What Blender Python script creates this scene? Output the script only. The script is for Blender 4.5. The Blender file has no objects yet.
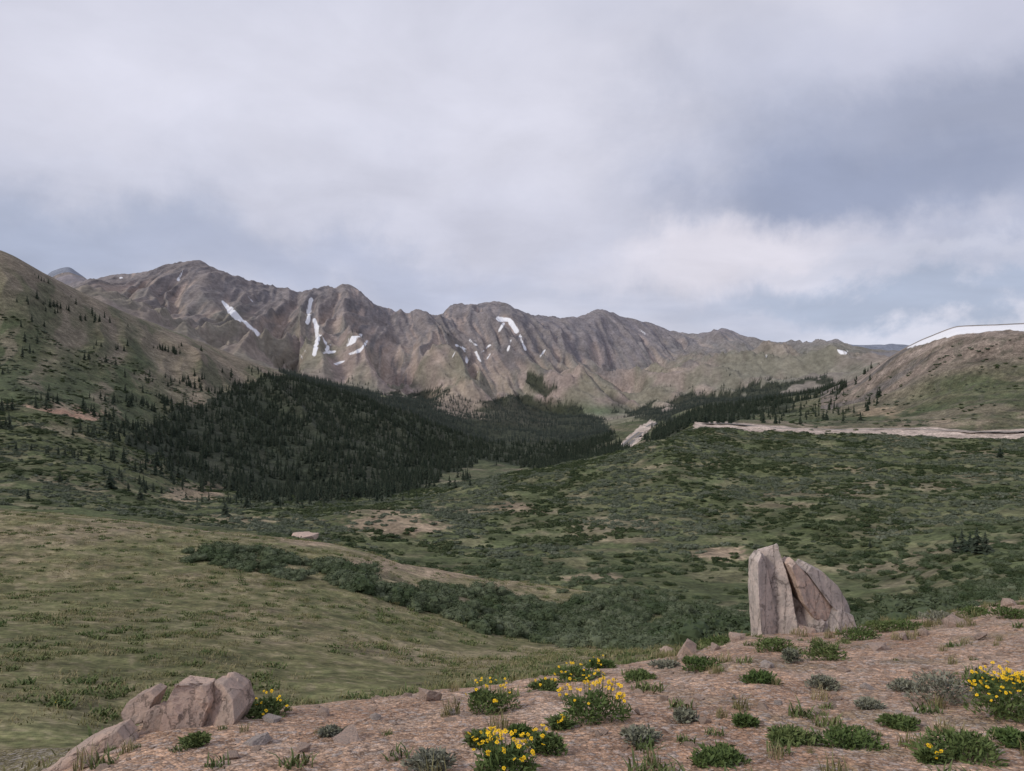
import bpy, bmesh, math, random
import numpy as np
from mathutils import Vector, noise as mnoise
random.seed(7); rng=np.random.default_rng(7)
scene=bpy.context.scene
F=731.0; CX=512.0; CY=385.5     # focal length in pixels and image centre; places are given as image pixels

# ------------------------------------------------------------------ noise
_perm=np.arange(256); np.random.RandomState(3).shuffle(_perm)
_ang=np.random.RandomState(5).rand(256)*2*np.pi
_gx,_gy=np.cos(_ang),np.sin(_ang)
def perlin(x,y,seed=0):
    x=np.asarray(x,float)+seed*17.31; y=np.asarray(y,float)-seed*9.77
    xf=np.floor(x); yf=np.floor(y); xi=xf.astype(np.int64); yi=yf.astype(np.int64)
    fx=x-xf; fy=y-yf
    def g(ix,iy,dx,dy):
        h=_perm[(_perm[(ix+seed)&255]+iy)&255]
        return _gx[h]*dx+_gy[h]*dy
    a=g(xi,yi,fx,fy); b=g(xi+1,yi,fx-1,fy); c=g(xi,yi+1,fx,fy-1); d=g(xi+1,yi+1,fx-1,fy-1)
    u=fx*fx*fx*(fx*(fx*6-15)+10); v=fy*fy*fy*(fy*(fy*6-15)+10)
    return ((a+(b-a)*u)*(1-v)+(c+(d-c)*u)*v)*1.5
def fbm(x,y,o=4,seed=0,gain=.5):
    s=0;a=1;t=0
    for i in range(o):
        s=s+a*perlin(x*2**i,y*2**i,seed+i); t+=a; a*=gain
    return s/t
def ridged(x,y,seed=0): return 1-2*np.abs(perlin(x,y,seed))
def sst(a,b,x):
    t=np.clip((x-a)/(b-a),0,1); return t*t*(3-2*t)
def slopes(s,e):
    h=np.diff(s,axis=0); d=np.diff(e,axis=0)/h
    m=np.zeros_like(e); m[0]=d[0]; m[-1]=d[-1]
    w1=2*h[1:]+h[:-1]; w2=h[1:]+2*h[:-1]
    ok=(d[:-1]*d[1:])>0
    with np.errstate(all='ignore'):
        hm=(w1+w2)/(w1/d[:-1]+w2/d[1:])
    m[1:-1]=np.where(ok,hm,0); return m
def pchip1(xk,yk,x):
    xk=np.array(xk,float); yk=np.array(yk,float); m=slopes(xk,yk)
    x=np.clip(x,xk[0],xk[-1]); i=np.clip(np.searchsorted(xk,x)-1,0,len(xk)-2)
    h=xk[i+1]-xk[i]; t=(x-xk[i])/h
    return (2*t**3-3*t**2+1)*yk[i]+(t**3-2*t**2+t)*h*m[i]+(-2*t**3+3*t**2)*yk[i+1]+(t**3-t**2)*h*m[i+1]

# ------------------------------------------------------------------ terrain feature lines (image pixel x, image pixel y, distance)
FL=[
 [(-950,2396,.6),(1974,2396,.6)],
 [(-950,1000,2.0),(1974,1000,2.0)],
 [(-950,860,3.1),(0,800,3.2),(100,780,3.25),(200,772,3.3),(1974,765,3.4)],
 [(-950,840,3.9),(0,795,4.2),(60,765,4.4),(120,735,4.8),(180,714,5.2),(300,706,5.6),(430,693,6.2),(560,674,7.2),(680,655,8.5),(750,637,9.6),(850,630,10.5),(940,616,11.5),(1024,602,12),(1300,585,13),(1974,570,13)],
 [(-950,760,6),(0,750,6),(60,748,6),(120,736,6.8),(180,717,7.4),(300,711,8),(430,697,8.6),(560,678,10),(680,659,12),(750,642,13.5),(850,636,15),(940,622,16),(1024,608,17),(1300,592,18),(1974,577,18)],
 [(-950,640,14),(0,650,14),(200,655,15),(300,672,14),(430,678,15),(560,662,18),(680,648,22),(750,639,24),(850,634,26),(1024,607,26),(1300,590,27),(1974,575,27)],
 [(-950,560,30),(0,580,32),(200,590,34),(350,605,36),(430,622,38),(560,645,38),(680,643,36),(750,637,35),(850,632,36),(1024,604,34),(1300,586,34),(1974,572,34)],
 [(-950,500,62),(0,511,62),(100,518,64),(200,530,64),(290,539,64),(350,548,64),(420,568,64),(500,580,66),(600,594,64),(700,614,58),(760,627,54),(850,628,50),(940,612,45),(1024,598,42),(1300,580,40),(1974,565,40)],
 [(-950,508,110),(0,521,110),(200,540,110),(350,558,110),(420,575,105),(500,586,100),(600,596,95),(700,612,85),(760,620,80),(850,620,72),(940,603,65),(1024,588,60),(1300,570,60),(1974,555,60)],
 [(-950,498,170),(0,508,170),(200,526,180),(350,543,190),(420,556,180),(500,562,160),(600,570,140),(700,580,130),(850,590,115),(1024,560,100),(1300,545,100),(1974,530,100)],
 [(-950,480,280),(0,492,280),(200,515,300),(300,514,300),(350,510,290),(420,515,270),(500,525,250),(600,528,230),(700,532,215),(850,530,190),(1024,515,180),(1300,500,170),(1974,490,170)],
 [(-950,400,450),(0,440,450),(100,462,460),(200,498,470),(300,505,460),(400,497,470),(450,487,480),(500,477,490),(560,467,520),(620,452,540),(660,441,545),(700,432,545),(800,437,530),(900,440,500),(1024,441,470),(1300,440,420),(1974,430,400)],
 [(-950,360,560),(0,405,560),(100,425,600),(200,470,640),(300,495,640),(400,490,650),(450,484,640),(500,479,620),(560,470,640),(620,457,650),(660,444,650),(700,423,640),(800,427,600),(900,430,560),(1024,432,520),(1300,429,470),(1974,420,450)],
 [(-950,300,800),(0,350,780),(100,380,820),(200,415,880),(300,440,900),(400,455,950),(450,465,980),(500,466,1000),(560,468,950),(620,450,950),(660,436,900),(700,420,850),(800,420,800),(900,410,720),(960,395,680),(1024,385,650),(1300,360,600),(1974,340,600)],
 [(-950,150,1000),(-300,205,1050),(0,251,1100),(45,274,1150),(100,301,1250),(200,343,1400),(300,378,1500),(400,405,1500),(450,425,1500),(500,440,1450),(560,440,1450),(600,432,1500),(660,424,1500),(700,410,1400),(800,398,1250),(850,381,1120),(880,363,1000),(905,348,930),(930,336,890),(960,326,860),(1024,323,820),(1300,300,800),(1974,280,800)],
 [(-950,180,1400),(0,270,1500),(100,310,1650),(200,348,1800),(300,378,1900),(400,395,1950),(500,412,2000),(600,416,2200),(700,403,2100),(800,394,1900),(850,386,1700),(880,378,1500),(920,366,1400),(1024,355,1300),(1300,330,1300),(1974,310,1300)],
 [(-950,190,2000),(0,285,2300),(100,306,2300),(200,330,2400),(300,358,2500),(400,378,2500),(500,392,2600),(560,402,2800),(620,402,3200),(700,385,3200),(800,380,3000),(850,377,2800),(880,372,2600),(920,368,2500),(1024,362,2400),(1974,340,2400)],
 [(-950,260,3300),(0,288,3300),(60,291,3300),(95,281,3300),(135,275,3300),(170,267,3300),(190,264,3300),(205,267,3300),(240,279,3350),(280,289,3450),(300,293,3500),(330,293,3550),(350,292,3600),(375,305,3700),(400,314,3750),(430,319,3800),(450,312,3900),(480,310,4000),(510,311,4050),(540,318,4200),(575,321,4300),(600,314,4400),(620,320,4400),(650,324,4500),(680,336,4600),(700,337,4600),(725,333,4600),(745,342,4600),(770,348,4600),(800,349,4500),(830,345,4500),(850,352,4500),(880,357,4400),(920,358,4400),(1024,358,4300),(1974,356,4300)],
 [(-950,320,6500),(0,310,6500),(30,296,6500),(52,272,6500),(66,266,6500),(82,277,6500),(110,300,6500),(200,320,6500),(1974,365,6500)],
 [(-950,396,10000),(1974,396,10000)],
 [(-950,388,45000),(1974,388,45000)],
]
ROWS=[10,24,100,26,46,60,76,24,44,60,76,30,60,110,30,60,230,20,8,8]
K=len(FL)
pxs=np.concatenate([np.linspace(-950,-90,60,endpoint=False),np.arange(-90,1115,1.25),np.linspace(1116,1974,60)])
NC=len(pxs)
S=np.zeros((K,NC)); E=np.zeros((K,NC))
for k,l in enumerate(FL):
    xk=[a[0] for a in l]
    if len(l)==2: pyv=np.interp(pxs,xk,[a[1] for a in l]); dv=np.interp(pxs,xk,[a[2] for a in l])
    else: pyv=pchip1(xk,[a[1] for a in l],pxs); dv=pchip1(xk,[a[2] for a in l],pxs)
    S[k]=np.log(dv); E[k]=(CY-pyv)/F
M=slopes(S,E)
sr=[];er=[];tr=[]
for k,n in enumerate(ROWS):
    h=S[k+1]-S[k]
    for j in range(n+(1 if k==K-2 else 0)):
        t=j/n; sr.append(S[k]+h*t)
        er.append((2*t**3-3*t**2+1)*E[k]+(t**3-2*t**2+t)*h*M[k]+(-2*t**3+3*t**2)*E[k+1]+(t**3-t**2)*h*M[k+1]); tr.append(k+t)
Y=np.exp(np.array(sr)); EE=np.array(er); T=np.repeat(np.array(tr)[:,None],NC,1)
NR=Y.shape[0]
U=((pxs-CX)/F)[None,:]*np.ones((NR,1)); X=U*Y; Z=EE*Y; PX=pxs[None,:]*np.ones((NR,1))
cT=np.interp(T,[0,3,4,6,8,9,12,13,14,15.5,17,18.5,19,20],[.035,.045,.03,.026,.035,.055,.055,.05,.035,.10,.06,.05,.0,.0])
crestfade=1-0.7*np.exp(-((T-14)/.15)**2)*((PX<330)|(PX>840))
for k in range(15):
    lam=.15*2**k
    r=lam/Y; w=sst(.004,.012,r)*(1-sst(.08,.2,r))
    rows=np.where(w.max(1)>0)[0]
    if len(rows)==0: continue
    a,b=rows[0],rows[-1]+1
    Z[a:b]+=(cT*lam*w*crestfade)[a:b]*perlin(X[a:b]/lam,Y[a:b]/lam,k+20)
# mountain gullies and spurs
tm=np.clip((T-15)/2,0,1); wm=np.where(T<=17,np.minimum(1,tm*3)*(1-tm)**.5,0.0)*sst(930,830,PX)*sst(40,110,PX)
a0=np.where(T[:,0]>14.5)[0][0]
xm,ym=X[a0:],Y[a0:]
wx=xm+170*fbm(xm/900,ym/1100,3,41)+.18*ym
g1=ridged(wx/430,ym/3200,50); g2=ridged(wx/170+1.2*perlin(xm/700,ym/900,52),ym/1500,51); g3=ridged(wx/70+.6*perlin(xm/250,ym/300,57),ym/650,53); g4=ridged(wx/31+.5*perlin(xm/90,ym/120,58),ym/260,54)
g1s=np.where(PX[a0:]<300,.6,1.)
gul=(150*g1*g1s+90*g2+42*g3+15*g4)
Z[a0:]+=wm[a0:]*(gul-85)
cr=np.exp(-((T[a0:]-17)/.07)**2)*sst(900,840,PX[a0:]); Z[a0:]+=cr*(8*perlin(xm/60,ym/200,60)+8*ridged(xm/31,ym/100,61)+3*perlin(xm/14,ym/60,62)-3)
# left spur ribs and the right hill
w2=np.clip(1-np.abs(T-13.45)/.5,0,1)*np.where(PX<420,1,np.where(PX>840,.7,.3))
wxl=X+.55*Y+60*fbm(X/300,Y/300,3,71)
Z+=w2*(15*ridged(wxl/130,Y/900,70)+6*ridged(wxl/48,Y/300,72)-6)
PY=CY-F*Z/Y
ratio=Z/Y; runmax=np.maximum.accumulate(ratio,axis=0)
VIS=(ratio>runmax-(.012+12./np.maximum(Y,400)*(Y>350)+.5/Y*(Y<=350)))

def pip(poly,px,py):
    ins=np.zeros(px.shape,bool); n=len(poly)
    for i in range(n):
        x1,y1=poly[i]; x2,y2=poly[(i+1)%n]
        if y1==y2: continue
        c=((y1>py)!=(y2>py))&(px<(x2-x1)*(py-y1)/(y2-y1)+x1); ins^=c
    return ins
LY=np.log(Y)
jx=PX+14*perlin(U*20,LY*9,82)+7*perlin(U*66,LY*30,85); jy=PY+6*perlin(U*25,LY*11,83)+3*perlin(U*83,LY*40,86)
F1=[(140,425),(175,412),(215,398),(240,386),(275,374),(300,370),(330,374),(352,384),(400,398),(430,412),(462,428),(482,450),(470,466),(425,488),(380,500),(300,500),(240,497),(195,484),(160,462),(128,446)]
F2=[(352,384),(400,396),(440,386),(462,398),(475,402),(520,395),(560,402),(590,414),(606,421),(595,447),(545,466),(490,466),(470,455),(430,425)]
F3=[(545,445),(600,428),(618,432),(610,450),(640,457),(668,426),(700,420),(735,424),(700,440),(640,457),(580,472),(540,472)]
F4=[(612,412),(640,407),(690,394),(760,383),(830,378),(850,387),(800,405),(770,415),(700,421),(668,424),(650,418)]
SP=[(40,410),(100,388),(230,375),(300,420),(420,470),(470,480),(380,505),(250,512),(150,505),(60,470),(-60,440),(-60,415)]
FW=[(528,374),(545,378),(562,392),(545,396),(530,390)]
RC=[(617,448),(632,447),(640,440),(648,431),(658,422),(650,420),(636,429),(627,438)]
roadclear=pip(RC,PX+3*perlin(X/30,Y/60,87),PY)&(T>12)
mF1=pip(F1,jx,jy)&(T>10.5)&(T<14.5); mF2=pip(F2,jx,jy)&(T>12)&(T<16.3); mF3=pip(F3,jx,jy)&(T>11.9)&(T<14.8)&~roadclear
mF4=pip(F4,jx,jy)&(T>12)&(T<16.5)&(fbm(X/110,Y/260,3,84)>-.2)&~roadclear; mSP=pip(SP,jx,jy)&(T>10.3)&(T<14.2); mFW=pip(FW,jx,jy)&(T>14)&(T<17)
forest=mF1|mF2|mF3|mF4|mFW

# ------------------------------------------------------------------ ground colours (albedo)
def C(*c): return np.array(c,float)
col=np.zeros((NR,NC,3))
def mix(mask,c):
    global col
    m=np.clip(mask,0,1)[...,None]; col=col*(1-m)+C(*c)*m
na=fbm(U*20,LY*16,4,90); nb=fbm(U*66,LY*60,3,91)
nw=fbm(X/14,Y/22,4,92); nw2=fbm(X/3,Y/7,4,93); nw3=fbm(X/60,Y/60,4,94); nw4=fbm(X/.6,Y/.7,4,95)
# foreground gravel
col[:]=C(.46,.30,.205)
mix((T<5)*sst(-.1,.4,nw4)*.65,(.55,.40,.30)); mix((T<5)*sst(0,.35,fbm(X/1.4,Y/1.4,3,96))*.65,(.36,.215,.14)); mix((T<5)*sst(.05,.35,fbm(X/.25,Y/.25,3,99))*.45,(.31,.215,.155))
grassy=sst(3.02,3.2,T)+sst(.0,.35,fbm(X/.7,Y/.6,4,97))*(T<4)*sst(560,800,PX)*.45+(PX<40)*(T>2.5)
mix(np.clip(grassy,0,1)*(T<=5),(.18,.155,.085))
# grass hillside
h=(T>4)&(T<8.6); nfine=fbm(U*45,LY*26,4,132)
mix(h*1.,(.155,.145,.07)); mix(h*sst(-.15,.35,nw2)*.7,(.225,.19,.11)); mix(h*sst(-.05,.35,nw)*.6,(.12,.13,.056)); mix(h*sst(.05,.4,-nw+.5*nw2)*.7,(.265,.215,.14))
mix(h*sst(.0,.35,nfine)*.6,(.09,.10,.045)); mix(h*sst(.05,.4,-nfine)*.5,(.275,.23,.15)); mix(h*sst(.1,.35,fbm(X/5,Y/10,4,134)-.1)*.5,(.075,.085,.04))
mix(h*sst(6.3,7.3,T)*sst(-.1,.3,fbm(X/9,Y/6,4,98))*.9,(.30,.24,.17))
# basin
b=(T>=8.3)&(T<12.2)
mix(b*1.,(.082,.097,.045)); mix(b*sst(-.05,.3,nw+.3*nw2)*.8,(.155,.147,.085)); mix(b*sst(.0,.35,nw3)*.6,(.12,.13,.063)); mix(b*sst(.2,.45,-nw3+.3*nw)*.8,(.21,.18,.12))
# left slope + right hill
l=(T>=12)&(T<14.6)
mix(sst(11.7,12.3,T)*(T<14.6),(.10,.105,.06))
ns=fbm(wxl/90,Y/500,5,101); ns2=fbm(wxl/34,Y/160,4,107)
mix(l*sst(-.15,.3,ns)*.8,(.155,.14,.095)); mix(l*sst(.0,.3,-ns+.3*nb)*.75,(.06,.078,.04)); mix(l*sst(13.1,13.9,T+.6*ns)*(PX<300)*.75,(.195,.16,.125)); mix(l*sst(.05,.3,ns2)*.6,(.07,.082,.045)); mix(l*sst(.1,.35,-ns2)*.55,(.22,.18,.14))
rh=l*(PX>820); mix(rh*sst(13.0,13.5,T+.5*ns)*.85,(.205,.165,.14)); mix(rh*sst(.05,.35,nb+.3*ns)*.6,(.10,.095,.072)); mix(rh*sst(13.2,13.5,T+.3*ns)*sst(.0,.25,ns2)*.75*sst(1030,940,PX),(.125,.115,.11)); mix(rh*sst(13.4,13.7,T)*sst(.02,.22,-ns2)*.65,(.29,.24,.21))
# mountains
m=sst(14.3,14.8,T)
gv=np.zeros_like(Z); gv[a0:]=(g2*.5+g3*.5+g4*.35)-.25      # >0 on rock ribs, <0 in gullies
st=np.zeros_like(Z); st[a0:]=fbm(wx/75,ym/1100,5,103); st2=np.zeros_like(Z); st2[a0:]=fbm(wx/24,ym/380,4,106)
mix(m,(.275,.22,.19)); mix(m*sst(-.2,.3,st+.4*st2)*.85,(.40,.315,.26))
rockf=sst(-.05,.6,gv+1.1*(T-16.45)+.5*st2)
mix(m*rockf*.8,(.185,.168,.162)); mix(m*sst(.03,.25,st2-.3*st)*.65*sst(15.4,16.2,T),(.125,.118,.12)); mix(m*sst(.2,-.1,gv)*sst(.0,.2,-st2+.1)*.65,(.44,.35,.295))
lowg=sst(16.6,15.8,T+.45*st)*(T>14)
mix(lowg*.65*sst(-.2,.2,fbm(X/180,Y/300,4,105)),(.155,.16,.10))
mix(m*np.clip(1.2*np.exp(-((PX-800)/110)**2)+.5*st,0,1)*.55*sst(325,350,PY),(.17,.17,.13))
mix(m*(PX<300)*sst(16.8,15.5,T)*.6,(.195,.17,.135))
mix(m*np.clip(np.exp(-((PX-600)/50)**2-((PY-411)/8)**2)*1.0+.3*st,0,1)*(PX>500)*(PX<700),(.11,.135,.07))
mix(m*(.08+.15*sst(2800,4600,Y))*(T<17.5),(.24,.255,.36))  # aerial haze painted into the albedo, bluer with distance
mix((T>17.6)*1.,(.20,.22,.27))  # farthest terrain: blue-grey haze tone as its base colour
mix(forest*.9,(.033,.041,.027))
TAN=(.33,.25,.18)
barelist=[(385,523,34,11,9,11.6,.8),(430,527,18,4,9,11.6,.8),(722,554,22,6,8.3,11,.9),(590,578,30,4,7,11,.6),(510,507,20,4,9,12,.6),
 (318,538,34,7,6.5,8.3,.9),(50,416,48,9,12,13.9,.9),(15,410,30,6,12,13.9,.8),(190,494,26,8,9,12.2,.7),(250,520,50,3,9,12,.5),(450,572,36,5,6.5,8.6,.8),(380,565,40,6,6.5,8.3,.7),(880,412,24,4,12,14,.6),(620,540,30,3,8,12,.4),(780,505,30,3,8,12,.4),(860,470,26,3,8,12,.4),(120,440,30,5,12,13.9,.6)]
bare=np.zeros_like(Z)
for p in barelist:
    d=np.sqrt(((PX-p[0])/p[2])**2+((PY-p[1])/p[3])**2); q=sst(1.5,.6,d+.9*nb+.7*na)*((T>p[4])&(T<p[5])); mix(q*p[6],TAN); bare=np.maximum(bare,q*p[6])
d=np.sqrt(((PX-460)/26)**2+((PY-402)/22)**2); mix(((T>14.6)&(T<17))*sst(1.3,.5,d+.8*nb+.8*na)*.8,(.33,.27,.22))
d=np.sqrt(((PX-45)/48)**2+((PY-417)/8)**2); mix(((T>12)&(T<13.9))*sst(1.2,.6,d+.9*nb)*.8,(.42,.26,.185))
# road embankment
emb=((T>11.3)&(T<12.12)&(PX>693))*sst(-.5,-.1,nb+.8*(T-11.3))
mix(emb*1.,(.42,.345,.295)); mix(roadclear*1.,(.45,.38,.33))
mix(((T>12.1)&(T<12.5)&(PX>760))*.7*sst(-.1,.3,na),(.28,.225,.17))
# snow
snow=np.full_like(Z,-9.)
SN=[([(223,302),(232,313),(245,322),(258,334)],2.2),([(230,310),(240,319)],3.6),([(311,300),(307,322)],2.4),([(315,320),(318,338),(314,354)],2.5),([(349,339),(361,336),(347,345)],1.9),([(350,354),(360,351),(367,341)],1.8),([(318,353),(336,352)],1.1),([(334,364),(350,360)],1.1),
 ([(499,319),(509,320),(516,331)],2.9),([(499,331),(504,323)],1.4),([(520,335),(525,349)],1.3),([(462,347),(466,353),(467,362)],1.3),([(456,345),(466,349)],1.),([(183,270),(178,280)],1.3),([(832,351),(846,353)],2.4),([(767,355),(762,363)],1.3),([(490,345),(482,352)],1.),([(322,335),(328,348)],1.2),([(476,352),(480,362)],1.),([(511,340),(508,350)],1.),([(300,345),(306,352)],1.),([(486,360),(492,352)],.9),([(470,340),(476,345)],.9),([(248,296),(253,302)],.8),([(330,345),(322,356)],1.),([(120,278),(128,277)],.8),([(545,350),(540,357)],.7),([(640,330),(645,334)],.7),([(298,352),(304,360)],.8),([(472,366),(478,372)],.8),([(455,352),(452,358)],.7),([(208,284),(212,290)],.7)]
for pl,w in SN:
    for (x1,y1),(x2,y2) in zip(pl[:-1],pl[1:]):
        t=np.clip(((PX-x1)*(x2-x1)+(PY-y1)*(y2-y1))/((x2-x1)**2+(y2-y1)**2),0,1)
        d=np.hypot(PX-x1-t*(x2-x1),PY-y1-t*(y2-y1))
        snow=np.where(T>14.6,np.maximum(snow,w-d+2.0*nb+1.6*st2-.8*gv),snow)
crow=np.where((T>13)&(T<14.8),PY,1e6).min(0)[None,:]
caph=np.interp(PX,[900,912,930,950,975,1000,1024,1100,1974],[-1,3.,6,9,8.5,6,8,9,9])
dcr=PY-crow
snow=np.where((T>13)&(T<=14)&(PX>900),np.maximum(snow,np.minimum(caph-dcr+2.5*nb+2*ns2,dcr-.9)),snow)

# ------------------------------------------------------------------ material helpers
def newmat(name):
    m=bpy.data.materials.new(name); m.use_nodes=True; nt=m.node_tree; nt.nodes.clear()
    o=nt.nodes.new('ShaderNodeOutputMaterial'); p=nt.nodes.new('ShaderNodeBsdfPrincipled')
    p.inputs['Roughness'].default_value=.9; p.inputs['Specular IOR Level'].default_value=.12
    nt.links.new(p.outputs[0],o.inputs[0]); return m,nt,p
def N(nt,t,**k):
    n=nt.nodes.new(t)
    for a,b in k.items():
        if hasattr(n,a): setattr(n,a,b)
        else: n.inputs[a].default_value=b
    return n
def mixc(nt,a,b,f,blend='MIX'):
    n=nt.nodes.new('ShaderNodeMix'); n.data_type='RGBA'; n.blend_type=blend
    for i,v in ((0,f),(6,a),(7,b)):
        if isinstance(v,(int,float)): n.inputs[i].default_value=v
        elif isinstance(v,tuple): n.inputs[i].default_value=(*v,1)
        else: nt.links.new(v,n.inputs[i])
    return n.outputs[2]
def mrange(nt,v,a,b,c=0,d=1,smooth=True):
    n=nt.nodes.new('ShaderNodeMapRange'); n.interpolation_type='SMOOTHSTEP' if smooth else 'LINEAR'
    for i,x in enumerate((a,b,c,d)): n.inputs[i+1].default_value=x
    nt.links.new(v,n.inputs[0]); return n.outputs[0]
def gray(nt,f):
    cc=nt.nodes.new('ShaderNodeCombineColor'); [nt.links.new(f,cc.inputs[i]) for i in range(3)]; return cc.outputs[0]
def terrain_mat(name,scales,bumpd,strength=.6,varamt=.5,gravel=False,stretch=1.):
    m,nt,p=newmat(name); at=N(nt,'ShaderNodeAttribute',attribute_name='Col'); tc=N(nt,'ShaderNodeTexCoord')
    vec=tc.outputs['Object']; mp=N(nt,'ShaderNodeMapping'); mp.inputs['Scale'].default_value=(1,1/stretch,1); nt.links.new(vec,mp.inputs[0]); vec=mp.outputs[0]
    c=at.outputs['Color']; hsum=None
    for s in scales:
        nz=N(nt,'ShaderNodeTexNoise'); nz.inputs['Scale'].default_value=s; nz.inputs['Detail'].default_value=5; nz.inputs['Roughness'].default_value=.65; nt.links.new(vec,nz.inputs['Vector'])
        c=mixc(nt,c,gray(nt,mrange(nt,nz.outputs[0],.3,.7,1-varamt,1+varamt,False)),1.,'MULTIPLY')
        if hsum is None: hsum=nz.outputs[0]
        else:
            ad=N(nt,'ShaderNodeMath',operation='MULTIPLY_ADD'); nt.links.new(nz.outputs[0],ad.inputs[0]); ad.inputs[1].default_value=.5; nt.links.new(hsum,ad.inputs[2]); hsum=ad.outputs[0]
    if gravel:
        for s,am in ((26,1.),(75,.9)):
            v=N(nt,'ShaderNodeTexVoronoi'); v.inputs['Scale'].default_value=s; v.inputs['Randomness'].default_value=1; nt.links.new(vec,v.inputs['Vector'])
            sx=N(nt,'ShaderNodeSeparateColor'); nt.links.new(v.outputs['Color'],sx.inputs[0])
            c=mixc(nt,c,gray(nt,mrange(nt,sx.outputs[0],0,1,1-.36*am,1+.38*am,False)),1.,'MULTIPLY')
            c=mixc(nt,c,(.48,.43,.40),mrange(nt,sx.outputs[1],.8,.92,0,.5))
            c=mixc(nt,c,gray(nt,mrange(nt,v.outputs['Distance'],.25,.65,1.08,.78)),am,'MULTIPLY')
            ad=N(nt,'ShaderNodeMath',operation='MULTIPLY_ADD'); nt.links.new(v.outputs['Distance'],ad.inputs[0]); ad.inputs[1].default_value=-.6; nt.links.new(hsum,ad.inputs[2]); hsum=ad.outputs[0]
    sn=N(nt,'ShaderNodeAttribute',attribute_name='snow'); sf=mrange(nt,sn.outputs['Fac'],-.5,.7,0,.95)
    c=mixc(nt,c,(.82,.83,.87),sf)
    nt.links.new(c,p.inputs['Base Color'])
    bp=N(nt,'ShaderNodeBump'); bp.inputs['Strength'].default_value=strength; bp.inputs['Distance'].default_value=bumpd
    nt.links.new(hsum,bp.inputs['Height']); nt.links.new(bp.outputs[0],p.inputs['Normal']); return m
def grid_obj(name,r0,r1,mat):
    n=r1-r0+1; me=bpy.data.meshes.new(name)
    v=np.stack([X[r0:r1+1],Y[r0:r1+1],Z[r0:r1+1]],-1).reshape(-1,3).astype(np.float32)
    i=np.arange(n*NC).reshape(n,NC)
    q=np.stack([i[:-1,:-1],i[:-1,1:],i[1:,1:],i[1:,:-1]],-1).reshape(-1,4).astype(np.int32)
    me.vertices.add(len(v)); me.vertices.foreach_set('co',v.ravel())
    me.loops.add(q.size); me.loops.foreach_set('vertex_index',q.ravel())
    me.polygons.add(len(q)); me.polygons.foreach_set('loop_start',np.arange(0,q.size,4,dtype=np.int32)); me.polygons.foreach_set('loop_total',np.full(len(q),4,np.int32))
    me.polygons.foreach_set('use_smooth',np.ones(len(q),bool)); me.update(calc_edges=True)
    a=me.attributes.new('Col','FLOAT_COLOR','POINT'); cc=np.ones((len(v),4),np.float32); cc[:,:3]=np.clip(col[r0:r1+1].reshape(-1,3),0,1); a.data.foreach_set('color',cc.ravel())
    a=me.attributes.new('snow','FLOAT','POINT'); a.data.foreach_set('value',snow[r0:r1+1].reshape(-1).astype(np.float32))
    me.materials.append(mat); o=bpy.data.objects.new(name,me); scene.collection.objects.link(o); return o
cum=np.concatenate([[0],np.cumsum(ROWS)])
def rowT(t): k=int(t); return int(cum[k]+round((t-k)*ROWS[k])) if k<K-1 else NR-1
grid_obj('ground',0,rowT(4),terrain_mat('gravel_ground',[2.5,14],.014,.9,.2,True))
grid_obj('meadow_hillside',rowT(4),rowT(8),terrain_mat('meadow_grass',[.5,2.6,9],.06,.8,.45))
grid_obj('valley_terrain',rowT(8),rowT(15)-ROWS[14]//2,terrain_mat('valley_ground',[.05,.22,.8],1.0,.7,.42))
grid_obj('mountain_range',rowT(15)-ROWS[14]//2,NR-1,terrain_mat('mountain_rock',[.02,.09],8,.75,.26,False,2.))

# ------------------------------------------------------------------ lookup / sampling on the terrain
def locate(px,py,t0=1,t1=17.5):
    c=int(np.argmin(np.abs(pxs-px))); r=rowT(t0)
    while r<rowT(t1) and PY[r,c]>py: r+=1
    f=(PY[r-1,c]-py)/max(PY[r-1,c]-PY[r,c],1e-6); f=min(max(f,0),1)
    yy=Y[r-1,c]+(Y[r,c]-Y[r-1,c])*f; zz=Z[r-1,c]+(Z[r,c]-Z[r-1,c])*f
    return Vector(((px-CX)/F*yy,yy,zz))
AREA=(np.diff(U,axis=1)[:-1]*Y[:-1,:-1])*(np.diff(Y,axis=0)[:,:-1])
def sample(dens,n=None):
    w=(AREA*(dens*VIS)[:-1,:-1]); w[:,(pxs[:-1]<-150)|(pxs[:-1]>1175)]=0
    tot=w.sum(); n=int(min(tot,n)) if n else int(tot)
    cs=np.cumsum(w.ravel()); idx=np.searchsorted(cs,rng.random(n)*cs[-1]); idx=np.minimum(idx,w.size-1)
    r,c=np.unravel_index(idx,w.shape); a=rng.random(n); b=rng.random(n)
    def I(A): return (A[r,c]*(1-a)+A[r+1,c]*a)*(1-b)+(A[r,c+1]*(1-a)+A[r+1,c+1]*a)*b
    return np.stack([I(X),I(Y),I(Z)],-1),r,c,tot
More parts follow.
